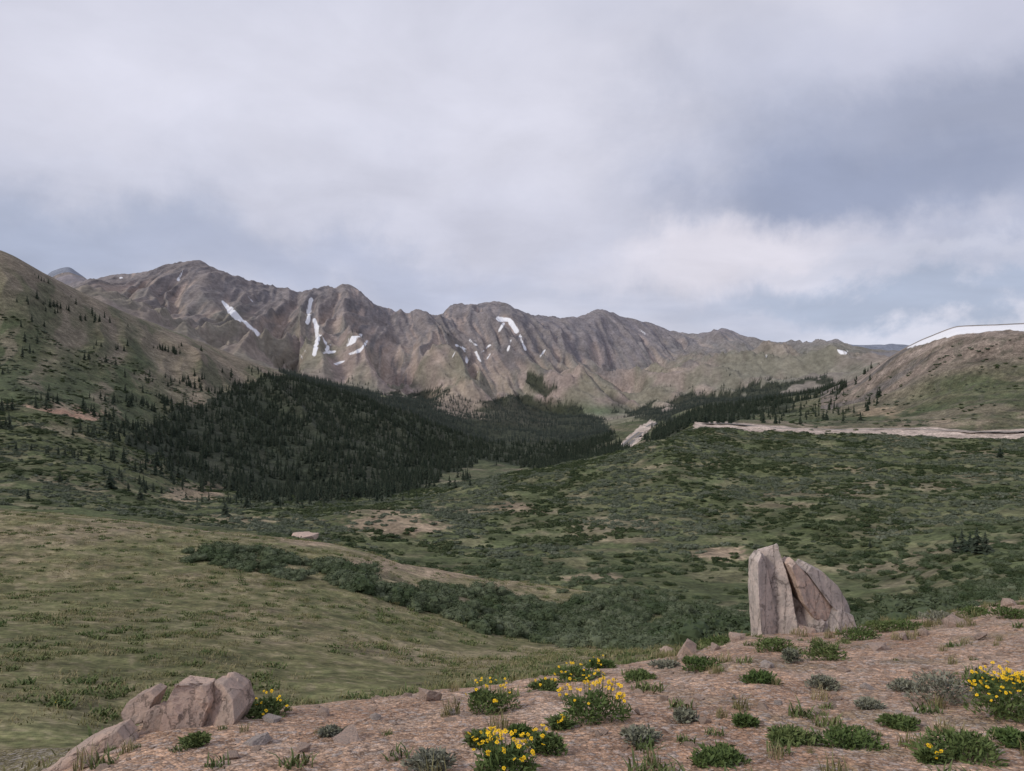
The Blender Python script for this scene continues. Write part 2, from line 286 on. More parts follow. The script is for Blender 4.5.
def scatter(name,pts,yaw,scl,protos,tilt=0.):
    me=bpy.data.meshes.new(name); me.vertices.add(len(pts)); me.vertices.foreach_set('co',np.asarray(pts,np.float32).ravel())
    n=len(pts); rot=np.zeros((n,3),np.float32); rot[:,2]=yaw
    if tilt: rot[:,:2]=rng.normal(0,tilt,(n,2))
    a=me.attributes.new('rot','FLOAT_VECTOR','POINT'); a.data.foreach_set('vector',rot.ravel())
    a=me.attributes.new('scl','FLOAT_VECTOR','POINT'); a.data.foreach_set('vector',np.asarray(scl,np.float32).ravel())
    a=me.attributes.new('pick','INT','POINT'); a.data.foreach_set('value',rng.integers(0,len(protos),n).astype(np.int32))
    o=bpy.data.objects.new(name,me); scene.collection.objects.link(o)
    cl=bpy.data.collections.new(name+'_kinds')
    for p in protos: cl.objects.link(p)
    ng=bpy.data.node_groups.new(name+'_scatter','GeometryNodeTree')
    ng.interface.new_socket('Geometry',in_out='INPUT',socket_type='NodeSocketGeometry'); ng.interface.new_socket('Geometry',in_out='OUTPUT',socket_type='NodeSocketGeometry')
    gi=ng.nodes.new('NodeGroupInput'); go=ng.nodes.new('NodeGroupOutput'); ip=ng.nodes.new('GeometryNodeInstanceOnPoints')
    ci=ng.nodes.new('GeometryNodeCollectionInfo'); ci.inputs['Collection'].default_value=cl; ci.inputs['Separate Children'].default_value=True; ci.inputs['Reset Children'].default_value=True
    def na_(nm,ty):
        q=ng.nodes.new('GeometryNodeInputNamedAttribute'); q.data_type=ty; q.inputs['Name'].default_value=nm; return [s for s in q.outputs if s.enabled][0]
    er_=ng.nodes.new('FunctionNodeEulerToRotation'); L=ng.links.new
    L(gi.outputs[0],ip.inputs['Points']); L(ci.outputs[0],ip.inputs['Instance']); ip.inputs['Pick Instance'].default_value=True
    L(na_('pick','INT'),ip.inputs['Instance Index']); L(na_('rot','FLOAT_VECTOR'),er_.inputs[0]); L(er_.outputs[0],ip.inputs['Rotation']); L(na_('scl','FLOAT_VECTOR'),ip.inputs['Scale'])
    L(ip.outputs[0],go.inputs[0]); md=o.modifiers.new('scatter','NODES'); md.node_group=ng; return o
def mk(name,v,f,mats,mi=None,smooth=False,link=False):
    me=bpy.data.meshes.new(name); me.from_pydata([tuple(a) for a in v],[],f)
    for m_ in (mats if isinstance(mats,list) else [mats]): me.materials.append(m_)
    if mi is not None: me.polygons.foreach_set('material_index',mi)
    if smooth: me.polygons.foreach_set('use_smooth',[True]*len(f))
    me.update(); o=bpy.data.objects.new(name,me)
    if link: scene.collection.objects.link(o)
    return o
def leafmat(name,c1,c2,c3,scale=3.):
    m,nt,p=newmat(name); oi=N(nt,'ShaderNodeObjectInfo'); tc=N(nt,'ShaderNodeTexCoord')
    nz=N(nt,'ShaderNodeTexNoise'); nz.inputs['Scale'].default_value=scale; nz.inputs['Detail'].default_value=3; nt.links.new(tc.outputs['Object'],nz.inputs['Vector'])
    c=mixc(nt,c1,c2,mrange(nt,oi.outputs['Random'],.0,1.,0,1,False)); c=mixc(nt,c,c3,mrange(nt,nz.outputs[0],.4,.68,0,.8))
    nt.links.new(c,p.inputs['Base Color']); p.inputs['Roughness'].default_value=.75; return m

# ------------------------------------------------------------------ conifers
M_con=leafmat('spruce_needles',(.022,.034,.023),(.05,.062,.042),(.03,.045,.03),.6)
M_con_hazed=leafmat('spruce_needles_hazed',(.038,.052,.045),(.066,.08,.068),(.045,.06,.05),.6)  # distant spruces: haze painted in as paler, bluer needles
M_bark,_,pb=newmat('bark'); pb.inputs['Base Color'].default_value=(.12,.09,.07,1)
def conifer(seed,mat=None,W=17):
    R=random.Random(seed); v=[];f=[];mi=[]
    n=5
    for i in range(n): a=i/n*6.283; v+=[(.022*math.cos(a),.022*math.sin(a),-.05)]
    v.append((0,0,.9)); f+=[(i,(i+1)%n,n) for i in range(n)]; mi+=[1]*n
    wid=R.uniform(.13,.19)
    for w in range(W):
        t=w/(W-1); z=.06+.9*t; r0=wid*(1-t)**.85*(1+.3*R.uniform(-1,1))+.012; nb_=8 if t<.6 else 6
        for k in range(nb_):
            if R.random()<.12: continue
            a=R.random()*6.283; r=r0*R.uniform(.6,1.2); dr=-.28*r-.015; hw=.26*r+.01
            ca,sa=math.cos(a),math.sin(a)
            def P(d,s,zz): return (ca*d-sa*s,sa*d+ca*s,z+zz)
            b=len(v); v+=[P(0,0,.035),P(r*.45,-hw,dr*.6),P(r*.5,0,dr*.2+.03),P(r*.45,hw,dr*.6),P(r,-hw*.25,dr*1.1),P(r*1.05,hw*.2,dr*.7)]
            f+=[(b,b+1,b+2),(b,b+2,b+3),(b+1,b+4,b+2),(b+2,b+5,b+3),(b+2,b+4,b+5)]; mi+=[0]*5
    b=len(v); v+=[(-.012,0,.93),(.012,0,.93),(0,.01,1.02)]; f.append((b,b+1,b+2)); mi.append(0)
    return mk('spruce',v,f,[mat or M_con,M_bark],mi)
Dt=np.zeros_like(Z)
edge=sst(-.25,.15,fbm(X/45,Y/70,3,113))*.5+.5
Dt+=mF1/42.*edge; Dt=np.maximum(Dt,mF2/88.); Dt=np.maximum(Dt,mF3/50.); Dt=np.maximum(Dt,mF4/85.); Dt=np.maximum(Dt,mFW/120.)
clump=sst(.0,.3,fbm(X/45,Y/70,3,110))
Dt=np.maximum(Dt,(mSP&~roadclear)*clump/65.); Dt=np.maximum(Dt,((T>12)&(T<13.75)&(PX>0)&(PX<380))*sst(.05,.4,fbm(X/38,Y/75,3,111))/190.)
Dt=np.maximum(Dt,((T>12.15)&(T<14.2)&(PX>640)&(PX<880)&~roadclear)*sst(-.05,.3,fbm(X/50,Y/80,3,112))/200.)
Dt=np.maximum(Dt,((T>14.1)&(T<15.8)&(PX>280)&(PX<760))*sst(.1,.4,fbm(X/110,Y/160,3,114))/500.)
Dt[(T>15.8)&~mFW]*=.5
pts,r,c,tot=sample(Dt,37000)
hh=rng.uniform(6.5,12.5,len(pts))*np.where(rng.random(len(pts))<.25,.6,1); hh*=np.where(pts[:,1]<480,.6,1)
wd=hh*rng.uniform(.95,1.4,len(pts)); pts[:,2]-=.3
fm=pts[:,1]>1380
for nm,q,pr in (('spruce_forest',~fm,[conifer(i) for i in range(5)]),('spruce_forest_valley_head',fm,[conifer(10+i,M_con_hazed,11) for i in range(4)])):
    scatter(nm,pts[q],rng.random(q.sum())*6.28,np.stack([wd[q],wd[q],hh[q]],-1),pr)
# individually standing spruces
for (px,py,hpx) in [(955,553,18),(962,553,25),(970,553,22),(977,553,27),(985,553,23),(1000,458,12),(225,517,17),(247,508,15),(277,505,14),(140,500,13),(110,488,18),(60,482,10),(470,486,9),(455,488,10),(870,548,10),(28,500,12)]:
    p=locate(px,py,8); o=conifer(int(px)); o.name='spruce_tree'; o.data.name='spruce_tree'; scene.collection.objects.link(o)
    h_=hpx/F*p.y; o.location=p-Vector((0,0,.2)); o.scale=(h_*1.9,h_*1.9,h_); o.rotation_euler[2]=px
# ------------------------------------------------------------------ willow shrubs
M_wil=leafmat('willow_leaves',(.055,.078,.036),(.14,.16,.10),(.045,.066,.03),1.3)
M_wild=leafmat('willow_leaves_far',(.026,.042,.017),(.08,.097,.045),(.03,.046,.019),1.)
M_wgrey=leafmat('grey_willow_leaves',(.075,.092,.06),(.15,.165,.12),(.055,.072,.042),1.)
def shrub(seed,mat,nl=650,ls=.075):
    R=random.Random(seed); v=[];f=[]
    lobes=[(R.uniform(-.6,.6),R.uniform(-.6,.6),R.uniform(.15,.45),R.uniform(.3,.5)) for _ in range(8)]
    for (x,y,z,r_) in lobes:
        b=len(v); mm=7
        for j,ph in enumerate((-.2,.5,1.1)):
            for k in range(mm):
                a=k/mm*6.283; q=r_*.78*R.uniform(.8,1.1); v.append((x+q*math.cos(ph)*math.cos(a),y+q*math.cos(ph)*math.sin(a),z+q*math.sin(ph)))
        for j in range(2):
            for k in range(mm): f.append((b+j*mm+k,b+j*mm+(k+1)%mm,b+(j+1)*mm+(k+1)%mm,b+(j+1)*mm+k))
        f.append(tuple(b+2*mm+k for k in range(mm)))
    for i in range(nl):
        x,y,z,r_=R.choice(lobes); d=Vector((R.gauss(0,1),R.gauss(0,1),abs(R.gauss(0,1))*.9-.15)).normalized()
        p=Vector((x,y,z))+d*r_*R.uniform(.8,1.12)
        if p.z<0: p.z=R.uniform(0,.1)
        u=Vector((R.gauss(0,1),R.gauss(0,1),R.gauss(0,1)+.4)).normalized(); w=u.cross(d+Vector((R.gauss(0,.5),R.gauss(0,.5),R.gauss(0,.5)))).normalized()
        s=ls*R.uniform(.6,1.4); b=len(v); v+=[p-u*s,p+w*s*.4,p+u*s,p-w*s*.4]; f.append((b,b+1,b+2,b+3))
    return mk('willow',v,f,mat)
near=[shrub(i,M_wil,900,.062) for i in range(5)]; nearD=[shrub(40+i,M_wild,700,.07) for i in range(3)]
far=[shrub(20+i,M_wild,170,.13) for i in range(4)]; farG=[shrub(30+i,M_wgrey,170,.13) for i in range(4)]
BAND=[(185,549),(240,551),(300,561),(360,569),(420,584),(500,594),(600,602),(700,612),(745,624),(742,645),(700,655),(620,650),(560,645),(480,632),(410,610),(370,594),(300,581),(240,570),(200,562)]
mb=pip(BAND,jx,PY+3*nw)&(T>5.2)&(T<8.2)
D1=mb*1.1*sst(-.3,-.05,fbm(X/4,Y/5,3,120))+((T>6.3)&(T<8.3)&(PX>380))*(~mb)*.2*sst(-.15,.1,nw)+((T>4.3)&(T<8.3)&(PX>690))*.22
D1*=(1-bare)
pts,r,c,tot=sample(D1,5200)
s=rng.uniform(.5,1.1,len(pts)); pts[:,2]-=.1
scatter('willow_thicket',pts,rng.random(len(pts))*6.28,np.stack([s*1.15,s*1.15,s*rng.uniform(.6,1.05,len(pts))],-1),near)
cl2=fbm(X/26,Y/34,4,121)+.45*fbm(X/7,Y/9,2,122)
cov=sst(-.3,.0,cl2)*.88+.12
D2=((T>8.1)&(T<12)&(PX>250))*cov*.2+((T>9)&(T<12.3)&(PX<=300))*sst(-.25,.1,cl2)*.13
D2+=((T>12.)&(T<13.3)&(PX<300))*sst(-.05,.2,cl2)*.05+((T>12.2)&(T<13.6)&(PX>640))*sst(.0,.25,cl2)*.025
D2=D2*(1-bare)*(~forest)*(1-np.clip(emb,0,1))*(~roadclear)
pts,r,c,tot=sample(D2,26000)
s=rng.uniform(.5,1.5,len(pts))*np.interp(pts[:,1],[60,150,400,900],[.75,.95,1.3,1.9])*np.where(cl2[r,c]<-.15,.65,1); pts[:,2]-=.15*s
nearm=pts[:,1]<170; gm=(fbm(pts[:,0]/38,pts[:,1]/60,3,123)+rng.normal(0,.1,len(pts)))>-.02
for nm,mk_,pr in (('grey_willow_shrubs',nearm&gm,near),('willow_shrubs',nearm&~gm,nearD),('grey_hillside_shrubs',~nearm&gm,farG),('hillside_shrubs',~nearm&~gm,far)):
    q=pts[mk_]; ss=s[mk_]; scatter(nm,q,rng.random(len(q))*6.28,np.stack([ss*1.25,ss*1.25,ss*.85],-1),[p.copy() for p in pr])

# ------------------------------------------------------------------ grass
M_gr=leafmat('grass_blades',(.16,.155,.065),(.31,.26,.15),(.13,.145,.06),2.)
M_gg=leafmat('green_herbs',(.08,.115,.04),(.15,.17,.07),(.10,.125,.05),2.)
def tuft(seed,mat,n=60,rad=.22,h=.1,w=.005,lean=.6):
    R=random.Random(seed); v=[];f=[]
    for i in range(n):
        a=R.random()*6.283; q=rad*math.sqrt(R.random()); x,y=q*math.cos(a),q*math.sin(a); hh_=h*R.uniform(.4,1.2); b=R.random()*6.283
        dx,dy=math.cos(b)*hh_*lean*R.random(),math.sin(b)*hh_*lean*R.random(); wx_,wy_=-math.sin(b)*w,math.cos(b)*w
        k=len(v); v+=[(x-wx_,y-wy_,-.01),(x+wx_,y+wy_,-.01),(x+wx_*.8+dx*.4,y+wy_*.8+dy*.4,hh_*.6),(x-wx_*.8+dx*.4,y-wy_*.8+dy*.4,hh_*.6),(x+dx,y+dy,hh_)]
        f+=[(k,k+1,k+2,k+3),(k+3,k+2,k+4)]
    return mk('tuft',v,f,mat)
gt=[tuft(i,M_gr,60,.25,.06,.006,1.6) for i in range(4)]+[tuft(9,M_gg,70,.22,.05,.012,1.6),tuft(10,M_gg,50,.14,.09,.013,1.4),tuft(11,M_gg,60,.2,.05,.014,1.6)]
D3=((T>3.05)&(T<7.3)&((PX<760)))*np.interp(Y,[4,8,15,30,60],[18,14,10,3.2,1.])*sst(-.25,.2,.6*nw2+.6*fbm(X/.9,Y/1.,3,131)+.5*fbm(X/4,Y/9,2,133))
D3=np.maximum(D3,((T>2.4)&(T<=3.1)&(PX<50))*14.)
pts,r,c,tot=sample(D3,22000)
s=rng.uniform(.4,1.3,len(pts))*np.interp(pts[:,1],[4,60],[.8,1.9])
scatter('meadow_grass',pts,rng.random(len(pts))*6.28,np.stack([s,s,s*.75],-1),gt)
ft=[tuft(30+i,M_gg,45,.07,.05,.005,1.6) for i in range(3)]+[tuft(40+i,M_gr,40,.06,.10,.003,.9) for i in range(2)]
dn=fbm(X/.55,Y/.5,3,130)
D4=((T>1.5)&(T<4.2)&(PX>60))*(sst(.1,.4,dn)*14*sst(450,820,PX)+sst(.18,.45,dn)*7+(T>3)*9*sst(400,700,PX)+sst(-.1,.3,dn)*24*(PX>720)*sst(690,745,PY)+2.2)
pts,r,c,tot=sample(D4,7500)
s=rng.uniform(.35,1.25,len(pts)); scatter('grass_tufts',pts,rng.random(len(pts))*6.28,np.stack([s,s,s],-1),ft)

# ------------------------------------------------------------------ rocks
def rockmat(name,c1,c2,c3,sc_=6,crack=True):
    m,nt,p=newmat(name); tc=N(nt,'ShaderNodeTexCoord'); oi=N(nt,'ShaderNodeObjectInfo')
    a=N(nt,'ShaderNodeTexNoise'); a.inputs['Scale'].default_value=sc_; a.inputs['Detail'].default_value=8; a.inputs['Roughness'].default_value=.7
    b=N(nt,'ShaderNodeTexNoise'); b.inputs['Scale'].default_value=sc_*4; b.inputs['Detail'].default_value=7; b.inputs['Roughness'].default_value=.78
    for q in (a,b): nt.links.new(tc.outputs['Object'],q.inputs['Vector'])
    c=mixc(nt,c1,c2,mrange(nt,a.outputs[0],.42,.58)); c=mixc(nt,c,c3,mrange(nt,b.outputs[0],.53,.66,0,.75))
    c=mixc(nt,c,gray(nt,mrange(nt,oi.outputs['Random'],0,1,.88,1.15,False)),1.,'MULTIPLY')
    ad=N(nt,'ShaderNodeMath',operation='ADD'); nt.links.new(a.outputs[0],ad.inputs[0]); nt.links.new(b.outputs[0],ad.inputs[1]); hh=ad.outputs[0]
    if crack:
        mp=N(nt,'ShaderNodeMapping'); mp.inputs['Scale'].default_value=(1.8,1.2,.35); mp.inputs['Rotation'].default_value=(.2,.3,.3)
        va=N(nt,'ShaderNodeVectorMath',operation='MULTIPLY_ADD'); nt.links.new(b.outputs['Color'],va.inputs[0]); va.inputs[1].default_value=(.12,.12,.12); nt.links.new(tc.outputs['Object'],va.inputs[2]); nt.links.new(va.outputs[0],mp.inputs[0])
        v=N(nt,'ShaderNodeTexVoronoi',feature='DISTANCE_TO_EDGE'); v.inputs['Scale'].default_value=sc_*.6; nt.links.new(mp.outputs[0],v.inputs['Vector'])
        cf=mrange(nt,v.outputs[0],0,.025,0,1); c=mixc(nt,(.18,.15,.13),c,mrange(nt,v.outputs[0],0,.018,.4,1))
        a2=N(nt,'ShaderNodeMath',operation='MULTIPLY_ADD'); nt.links.new(cf,a2.inputs[0]); a2.inputs[1].default_value=.6; nt.links.new(hh,a2.inputs[2]); hh=a2.outputs[0]
    nt.links.new(c,p.inputs['Base Color'])
    bp=N(nt,'ShaderNodeBump'); bp.inputs['Strength'].default_value=.8; bp.inputs['Distance'].default_value=.03
    nt.links.new(hh,bp.inputs['Height']); nt.links.new(bp.outputs[0],p.inputs['Normal']); return m
M_gran=rockmat('granite',(.56,.475,.43),(.43,.375,.345),(.23,.205,.19),5)
M_pink=rockmat('pink_granite',(.58,.43,.35),(.47,.37,.315),(.28,.22,.19),7)
M_peb=rockmat('pebble_stone',(.56,.42,.325),(.44,.34,.29),(.30,.205,.15),30,False)
def hull_rock(pts,name,mat,sub=3,amp=.02,fs=3.,seed=0,bev=.012,cuts=0):
    bm=bmesh.new()
    for p in pts: bm.verts.new(p)
    bmesh.ops.convex_hull(bm,input=bm.verts)
    bmesh.ops.delete(bm,geom=[v for v in bm.verts if not v.link_faces],context='VERTS')
    R=random.Random(seed*3+1)
    cen=sum((v.co for v in bm.verts),Vector())/len(bm.verts); ext=max((v.co-cen).length for v in bm.verts)
    for _ in range(cuts):      # spall off random corners so the block reads as broken stone
        v0=R.choice(list(bm.verts)).co.copy(); n=(v0-cen).normalized()+Vector((R.gauss(0,.35),R.gauss(0,.35),R.gauss(0,.35))); n.normalize()
        pc=v0-n*ext*R.uniform(.04,.10)
        bmesh.ops.bisect_plane(bm,geom=list(bm.verts)+list(bm.edges)+list(bm.faces),plane_co=pc,plane_no=n,clear_outer=True)
        es=[e for e in bm.edges if e.is_boundary]
        if es: bmesh.ops.contextual_create(bm,geom=es)
    bmesh.ops.dissolve_limit(bm,angle_limit=.06,verts=bm.verts,edges=bm.edges)
    if sub>=2: bmesh.ops.bevel(bm,geom=list(bm.edges),offset=ext*bev,segments=1,profile=.5,affect='EDGES')
    bmesh.ops.triangulate(bm,faces=bm.faces)
    for _ in range(sub):
        bmesh.ops.subdivide_edges(bm,edges=list(bm.edges),cuts=1,use_grid_fill=True); bmesh.ops.triangulate(bm,faces=bm.faces)
    bm.normal_update()
    mv=[]
    for v in bm.verts:
        q=v.co*fs+Vector((seed,seed*2,0)); d=mnoise.noise(q)+.5*mnoise.noise(q*2.3)+.35*mnoise.noise(q*6)
        q2=Vector((q.x*1.5+.5*q.z,q.y*1.5,q.z*.5)); cr_=mnoise.cell(q2*1.6+Vector((mnoise.noise(q*2)*.5,0,0))); mv.append(v.normal*amp*(d+1.1*cr_))
    for v,d in zip(bm.verts,mv): v.co+=d
    me=bpy.data.meshes.new(name); bm.to_mesh(me); bm.free(); me.materials.append(mat)
    return bpy.data.objects.new(name,me)
def slab(name,poly,cen,D,yoff,th,mat,seed,parent,ftilt=0.,front=.95,cuts=1):
    k=D/F; pts=[]
    cx=sum(p[0] for p in poly)/len(poly); cy=sum(p[1] for p in poly)/len(poly); hy=max(p[1] for p in poly)-min(p[1] for p in poly)
    for (px,py) in poly:
        top=(cy-py)/hy      # lean the front face back towards the top, and swing it sideways
        for sc2,yo in ((front,-th/2+top*th*.5+ftilt*(px-cx)*k),(1.0,-th*.1),(.92,th/2)):
            pts.append(((cx+(px-cx)*sc2-cen[0])*k,yoff+yo,(cen[1]-(cy+(py-cy)*(sc2 if py<cy else 1)))*k))
    o=hull_rock(pts,name,mat,3,.0075,3.2,seed,.007,cuts); scene.collection.objects.link(o); o.parent=parent; return o
def empty(name,loc):
    e=bpy.data.objects.new(name,None); e.location=loc; e.empty_display_size=.2; scene.collection.objects.link(e); return e
# split boulder: a pointed blade on the left, a leaning slab fanning down to the right
D=9.7; bz=-(636-CY)/F*D
bo=empty('split_boulder',((800-CX)/F*D,D,bz)); cen=(800,636)
for i,(nm,poly,yo,th,ft) in enumerate([
 ('left_blade',[(750,556),(756,548),(761,553),(766,580),(772,612),(776,642),(752,642),(752,610),(749,590)],-.10,.34,.7),
 ('inner_blade',[(757,545),(763,538),(768,536),(774,540),(779,556),(785,585),(789,612),(792,642),(764,642),(764,600)],.04,.40,-.45),
 ('back_block',[(772,556),(790,568),(812,584),(832,604),(846,642),(770,642)],.26,.36,0),
 ('centre_slab',[(781,560),(787,556),(803,573),(818,590),(830,606),(824,617),(806,612),(794,596)],-.05,.34,.6),
 ('centre_foot',[(790,594),(806,610),(820,618),(824,642),(788,642)],.0,.42,-.4),
 ('right_slab',[(800,568),(806,563),(820,570),(838,586),(850,603),(852,613),(842,616),(826,602),(812,584)],.12,.42,.5),
 ('right_block',[(816,604),(830,604),(843,610),(852,615),(856,642),(814,642)],.02,.44,.5),
 ('front_wedge',[(772,642),(779,626),(790,617),(806,622),(814,642)],-.26,.2,.4)]):
    slab(nm,poly,cen,D,yo,th,M_pink if i in (3,7) else M_gran,i+3,bo,ft)
# rock outcrop lower left
D=4.3; oc=empty('rock_outcrop',((140-CX)/F*D,D,-(745-CY)/F*D)); cen=(140,745)
for i,(nm,poly,yo,th,ft) in enumerate([
 ('long_slab',[(30,800),(52,762),(95,731),(120,716),(142,708),(150,718),(125,748),(95,775),(75,805)],-.24,.30,.3),
 ('lower_slab',[(82,800),(95,768),(125,740),(150,718),(160,730),(152,765),(130,800)],-.2,.26,-.2),
 ('small_block',[(116,718),(123,700),(140,696),(150,702),(142,722),(126,726)],.14,.2,0),
 ('mid_block',[(142,740),(148,709),(164,706),(172,722),(162,750),(148,750)],.06,.2,.3),
 ('right_block',[(160,750),(167,702),(173,686),(187,677),(201,684),(206,706),(198,745)],.12,.24,.4),
 ('right_wedge',[(196,745),(203,692),(214,693),(229,704),(235,722),(222,748)],.2,.28,-.4),
 ('foot_block',[(155,785),(166,745),(200,734),(226,738),(220,775)],-.12,.25,.2)]):
    slab(nm,poly,cen,D,yo,th,M_pink,i+30,oc,ft,.95,2)
def blob_rock(seed,mat,name,flat=.6,sub=2,amp=.03):
    R=random.Random(seed); pts=[]
    for _ in range(12):
        d=Vector((R.gauss(0,1),R.gauss(0,1),R.gauss(0,1))).normalized(); pts.append((d.x*R.uniform(.8,1.1),d.y*.8,d.z*flat))
    return hull_rock(pts,name,mat,sub,amp,2.,seed,.01,2 if sub else 0)
for (px,py,wp,hp) in [(428,700,32,20),(688,655,30,24),(703,660,16,10),(724,634,24,16),(740,640,26,12),(955,627,32,16),(985,640,22,9),(1010,606,20,10),(768,668,18,10),(322,716,22,9),(270,722,26,8),(350,740,50,12),(880,650,26,9),(560,700,18,8),(300,538,50,8),(85,768,30,14),(850,640,22,10),(905,640,18,8),(255,745,36,9),(300,752,24,8),(640,715,14,7),(1000,655,18,8),(668,655,20,12),(925,635,16,9),(715,650,18,10),(470,735,16,6),(375,720,16,7),(230,760,22,8),(700,700,14,6),(870,690,18,7),(820,715,14,6),(395,760,20,8),(735,700,12,5),(605,735,12,5),(665,700,13,6),(780,705,12,5),(845,672,16,6),(450,715,14,6)]:
    p=locate(px,py,1.5); o=blob_rock(px,M_gran if px%3==0 and px!=300 else M_pink,'rock'); scene.collection.objects.link(o)
    k=p.y/F; o.scale=(wp*k/2,wp*k/2,hp*k/1.0); o.location=p+Vector((0,.03,hp*k*.1)); o.rotation_euler[2]=px*.3
# gravel stones
pb_=[]
for i in range(6): pb_.append(blob_rock(200+i,M_peb,'stone',.55,0,0))
D5=((T>1.6)&(T<3.6)&(PX>30))*(170.*sst(-.5,.3,fbm(X/.9,Y/.9,3,140)))
pts,r,c,tot=sample(D5,28000)
s=.004+.012*rng.random(len(pts))**4+(rng.random(len(pts))<.05)*rng.uniform(.006,.04,len(pts))
scatter('gravel_stones',pts,rng.random(len(pts))*6.28,np.stack([s*1.2,s*1.2,s],-1),pb_,.3)

# ------------------------------------------------------------------ plants
M_fl,nt,p=newmat('yellow_petals'); p.inputs['Base Color'].default_value=(.85,.55,.02,1); p.inputs['Roughness'].default_value=.6
M_fc,nt,p=newmat('flower_centre'); p.inputs['Base Color'].default_value=(.50,.26,.02,1)
M_lf=leafmat('plant_leaves',(.075,.12,.035),(.14,.175,.065),(.055,.085,.03),25)
M_sg=leafmat('silver_leaves',(.20,.215,.15),(.24,.24,.18),(.14,.14,.12),25)
def plant(name,px,py,wp,hp,fl,seed,mat=None):
    p0=locate(px,py,1.5); k=p0.y/F; rad=wp*k/2; H=hp*k; R=random.Random(seed); v=[];f=[];mi=[]
    n=int(620+380*wp/60)
    for i in range(n):
        a=R.random()*6.283; q=rad*.92*R.random()**.6*(.85+.25*math.sin(a*3+seed)+.12*math.sin(a*7)); base=Vector((q*math.cos(a),q*math.sin(a)*.8,0))
        hl=H*(1-.55*(q/rad)**2)*(.75+.3*mnoise.noise(base*9+Vector((seed,0,0))))
        st_=base+Vector((R.gauss(0,.008),R.gauss(0,.008),hl*R.random()**.7*.85))
        L_=R.uniform(.022,.05)*(1+k*8); dr=Vector((math.cos(a)*.4+R.gauss(0,.7),math.sin(a)*.4+R.gauss(0,.7),R.uniform(.2,1.3))).normalized()
        side=dr.cross(Vector((R.gauss(0,1),R.gauss(0,1),R.gauss(0,1)))).normalized()*L_*R.uniform(.09,.16)
        mid=st_+dr*L_*.5; tip=st_+dr*L_+Vector((0,0,-.15*L_))
        b=len(v); v+=[st_-side*.3,st_+side*.3,mid+side,mid-side,tip]; f+=[(b,b+1,b+2,b+3),(b+3,b+2,b+4)]; mi+=[0,0]
    for i in range(fl):
        a=R.random()*6.283; q=rad*.9*math.sqrt(R.random()); c_=Vector((q*math.cos(a),q*math.sin(a)*.8,H*(1.05-.5*(q/rad)**2)*R.uniform(.8,1.25)))
        nrm=Vector((R.gauss(0,.5),R.gauss(-.5,.5),1)).normalized(); u=nrm.orthogonal().normalized(); w=nrm.cross(u); fr=R.uniform(.009,.016)*(.75+k*18)
        b=len(v); sd=Vector((.0012,0,0)); b0=Vector((c_.x*.8,c_.y*.8,H*.3)); v+=[b0-sd,b0+sd,c_+sd,c_-sd]; f.append((b,b+1,b+2,b+3)); mi.append(0)
        for j in range(8):
            t=j/8*6.283+R.random()*.3; d=u*math.cos(t)+w*math.sin(t); e=u*-math.sin(t)+w*math.cos(t); g=R.uniform(.8,1.15)
            b=len(v); v+=[c_+d*fr*.2,c_+d*fr*.7*g+e*fr*.3,c_+d*fr*1.05*g-nrm*fr*.2,c_+d*fr*.7*g-e*fr*.3]; f.append((b,b+1,b+2,b+3)); mi.append(1)
        b=len(v)
        for j in range(6): t=j/6*6.283; v.append(c_+(u*math.cos(t)+w*math.sin(t))*fr*.26+nrm*fr*.12)
        f.append(tuple(range(b,b+6))); mi.append(2)
    o=mk(name,v,f,[mat or M_lf,M_fl,M_fc],mi,link=True); o.location=p0; return o
for i,(px,py,w,h_,fl) in enumerate([(490,712,54,30,20),(593,722,80,40,62),(505,776,70,40,46),(546,753,42,26,7),(265,717,58,20,14),(1004,718,70,44,75),(575,680,56,12,12),(60,706,16,6,3),(600,668,30,10,8),(930,762,24,14,7),(545,690,30,10,5),(985,690,34,18,12),(480,745,30,14,7),(560,728,24,12,6),(1018,690,30,20,12)]):
    plant('yellow_wildflower',px,py,w,h_,fl,i+1)
for i,(px,py,w,h_,mt) in enumerate([(940,702,76,40,M_sg),(825,660,50,24,None),(962,757,90,26,None),(860,640,44,14,None),(745,636,44,14,M_sg),(808,630,30,14,None),(775,650,50,14,None),(905,690,30,10,M_sg),(1010,618,44,14,None),(905,630,40,12,None),(940,622,44,14,M_sg),(700,668,44,12,None),(640,680,34,8,None),(760,682,40,10,None),(824,688,30,14,M_sg),(430,772,50,26,M_sg),(640,742,40,16,M_sg),(684,722,22,14,M_sg),(790,662,16,18,M_sg),(720,762,60,10,None),(850,745,80,14,None),(195,745,24,10,None),(900,728,40,12,None),(1015,745,50,16,None),(790,742,50,12,None),(880,632,40,14,None),(975,616,36,12,None),(720,645,36,10,None),(665,668,30,8,M_sg),(520,735,20,7,None),(330,735,18,6,M_sg),(745,725,22,8,None),(870,708,26,8,M_sg)]):
    plant('alpine_herb',px,py,w,h_,0,i+60,mt)

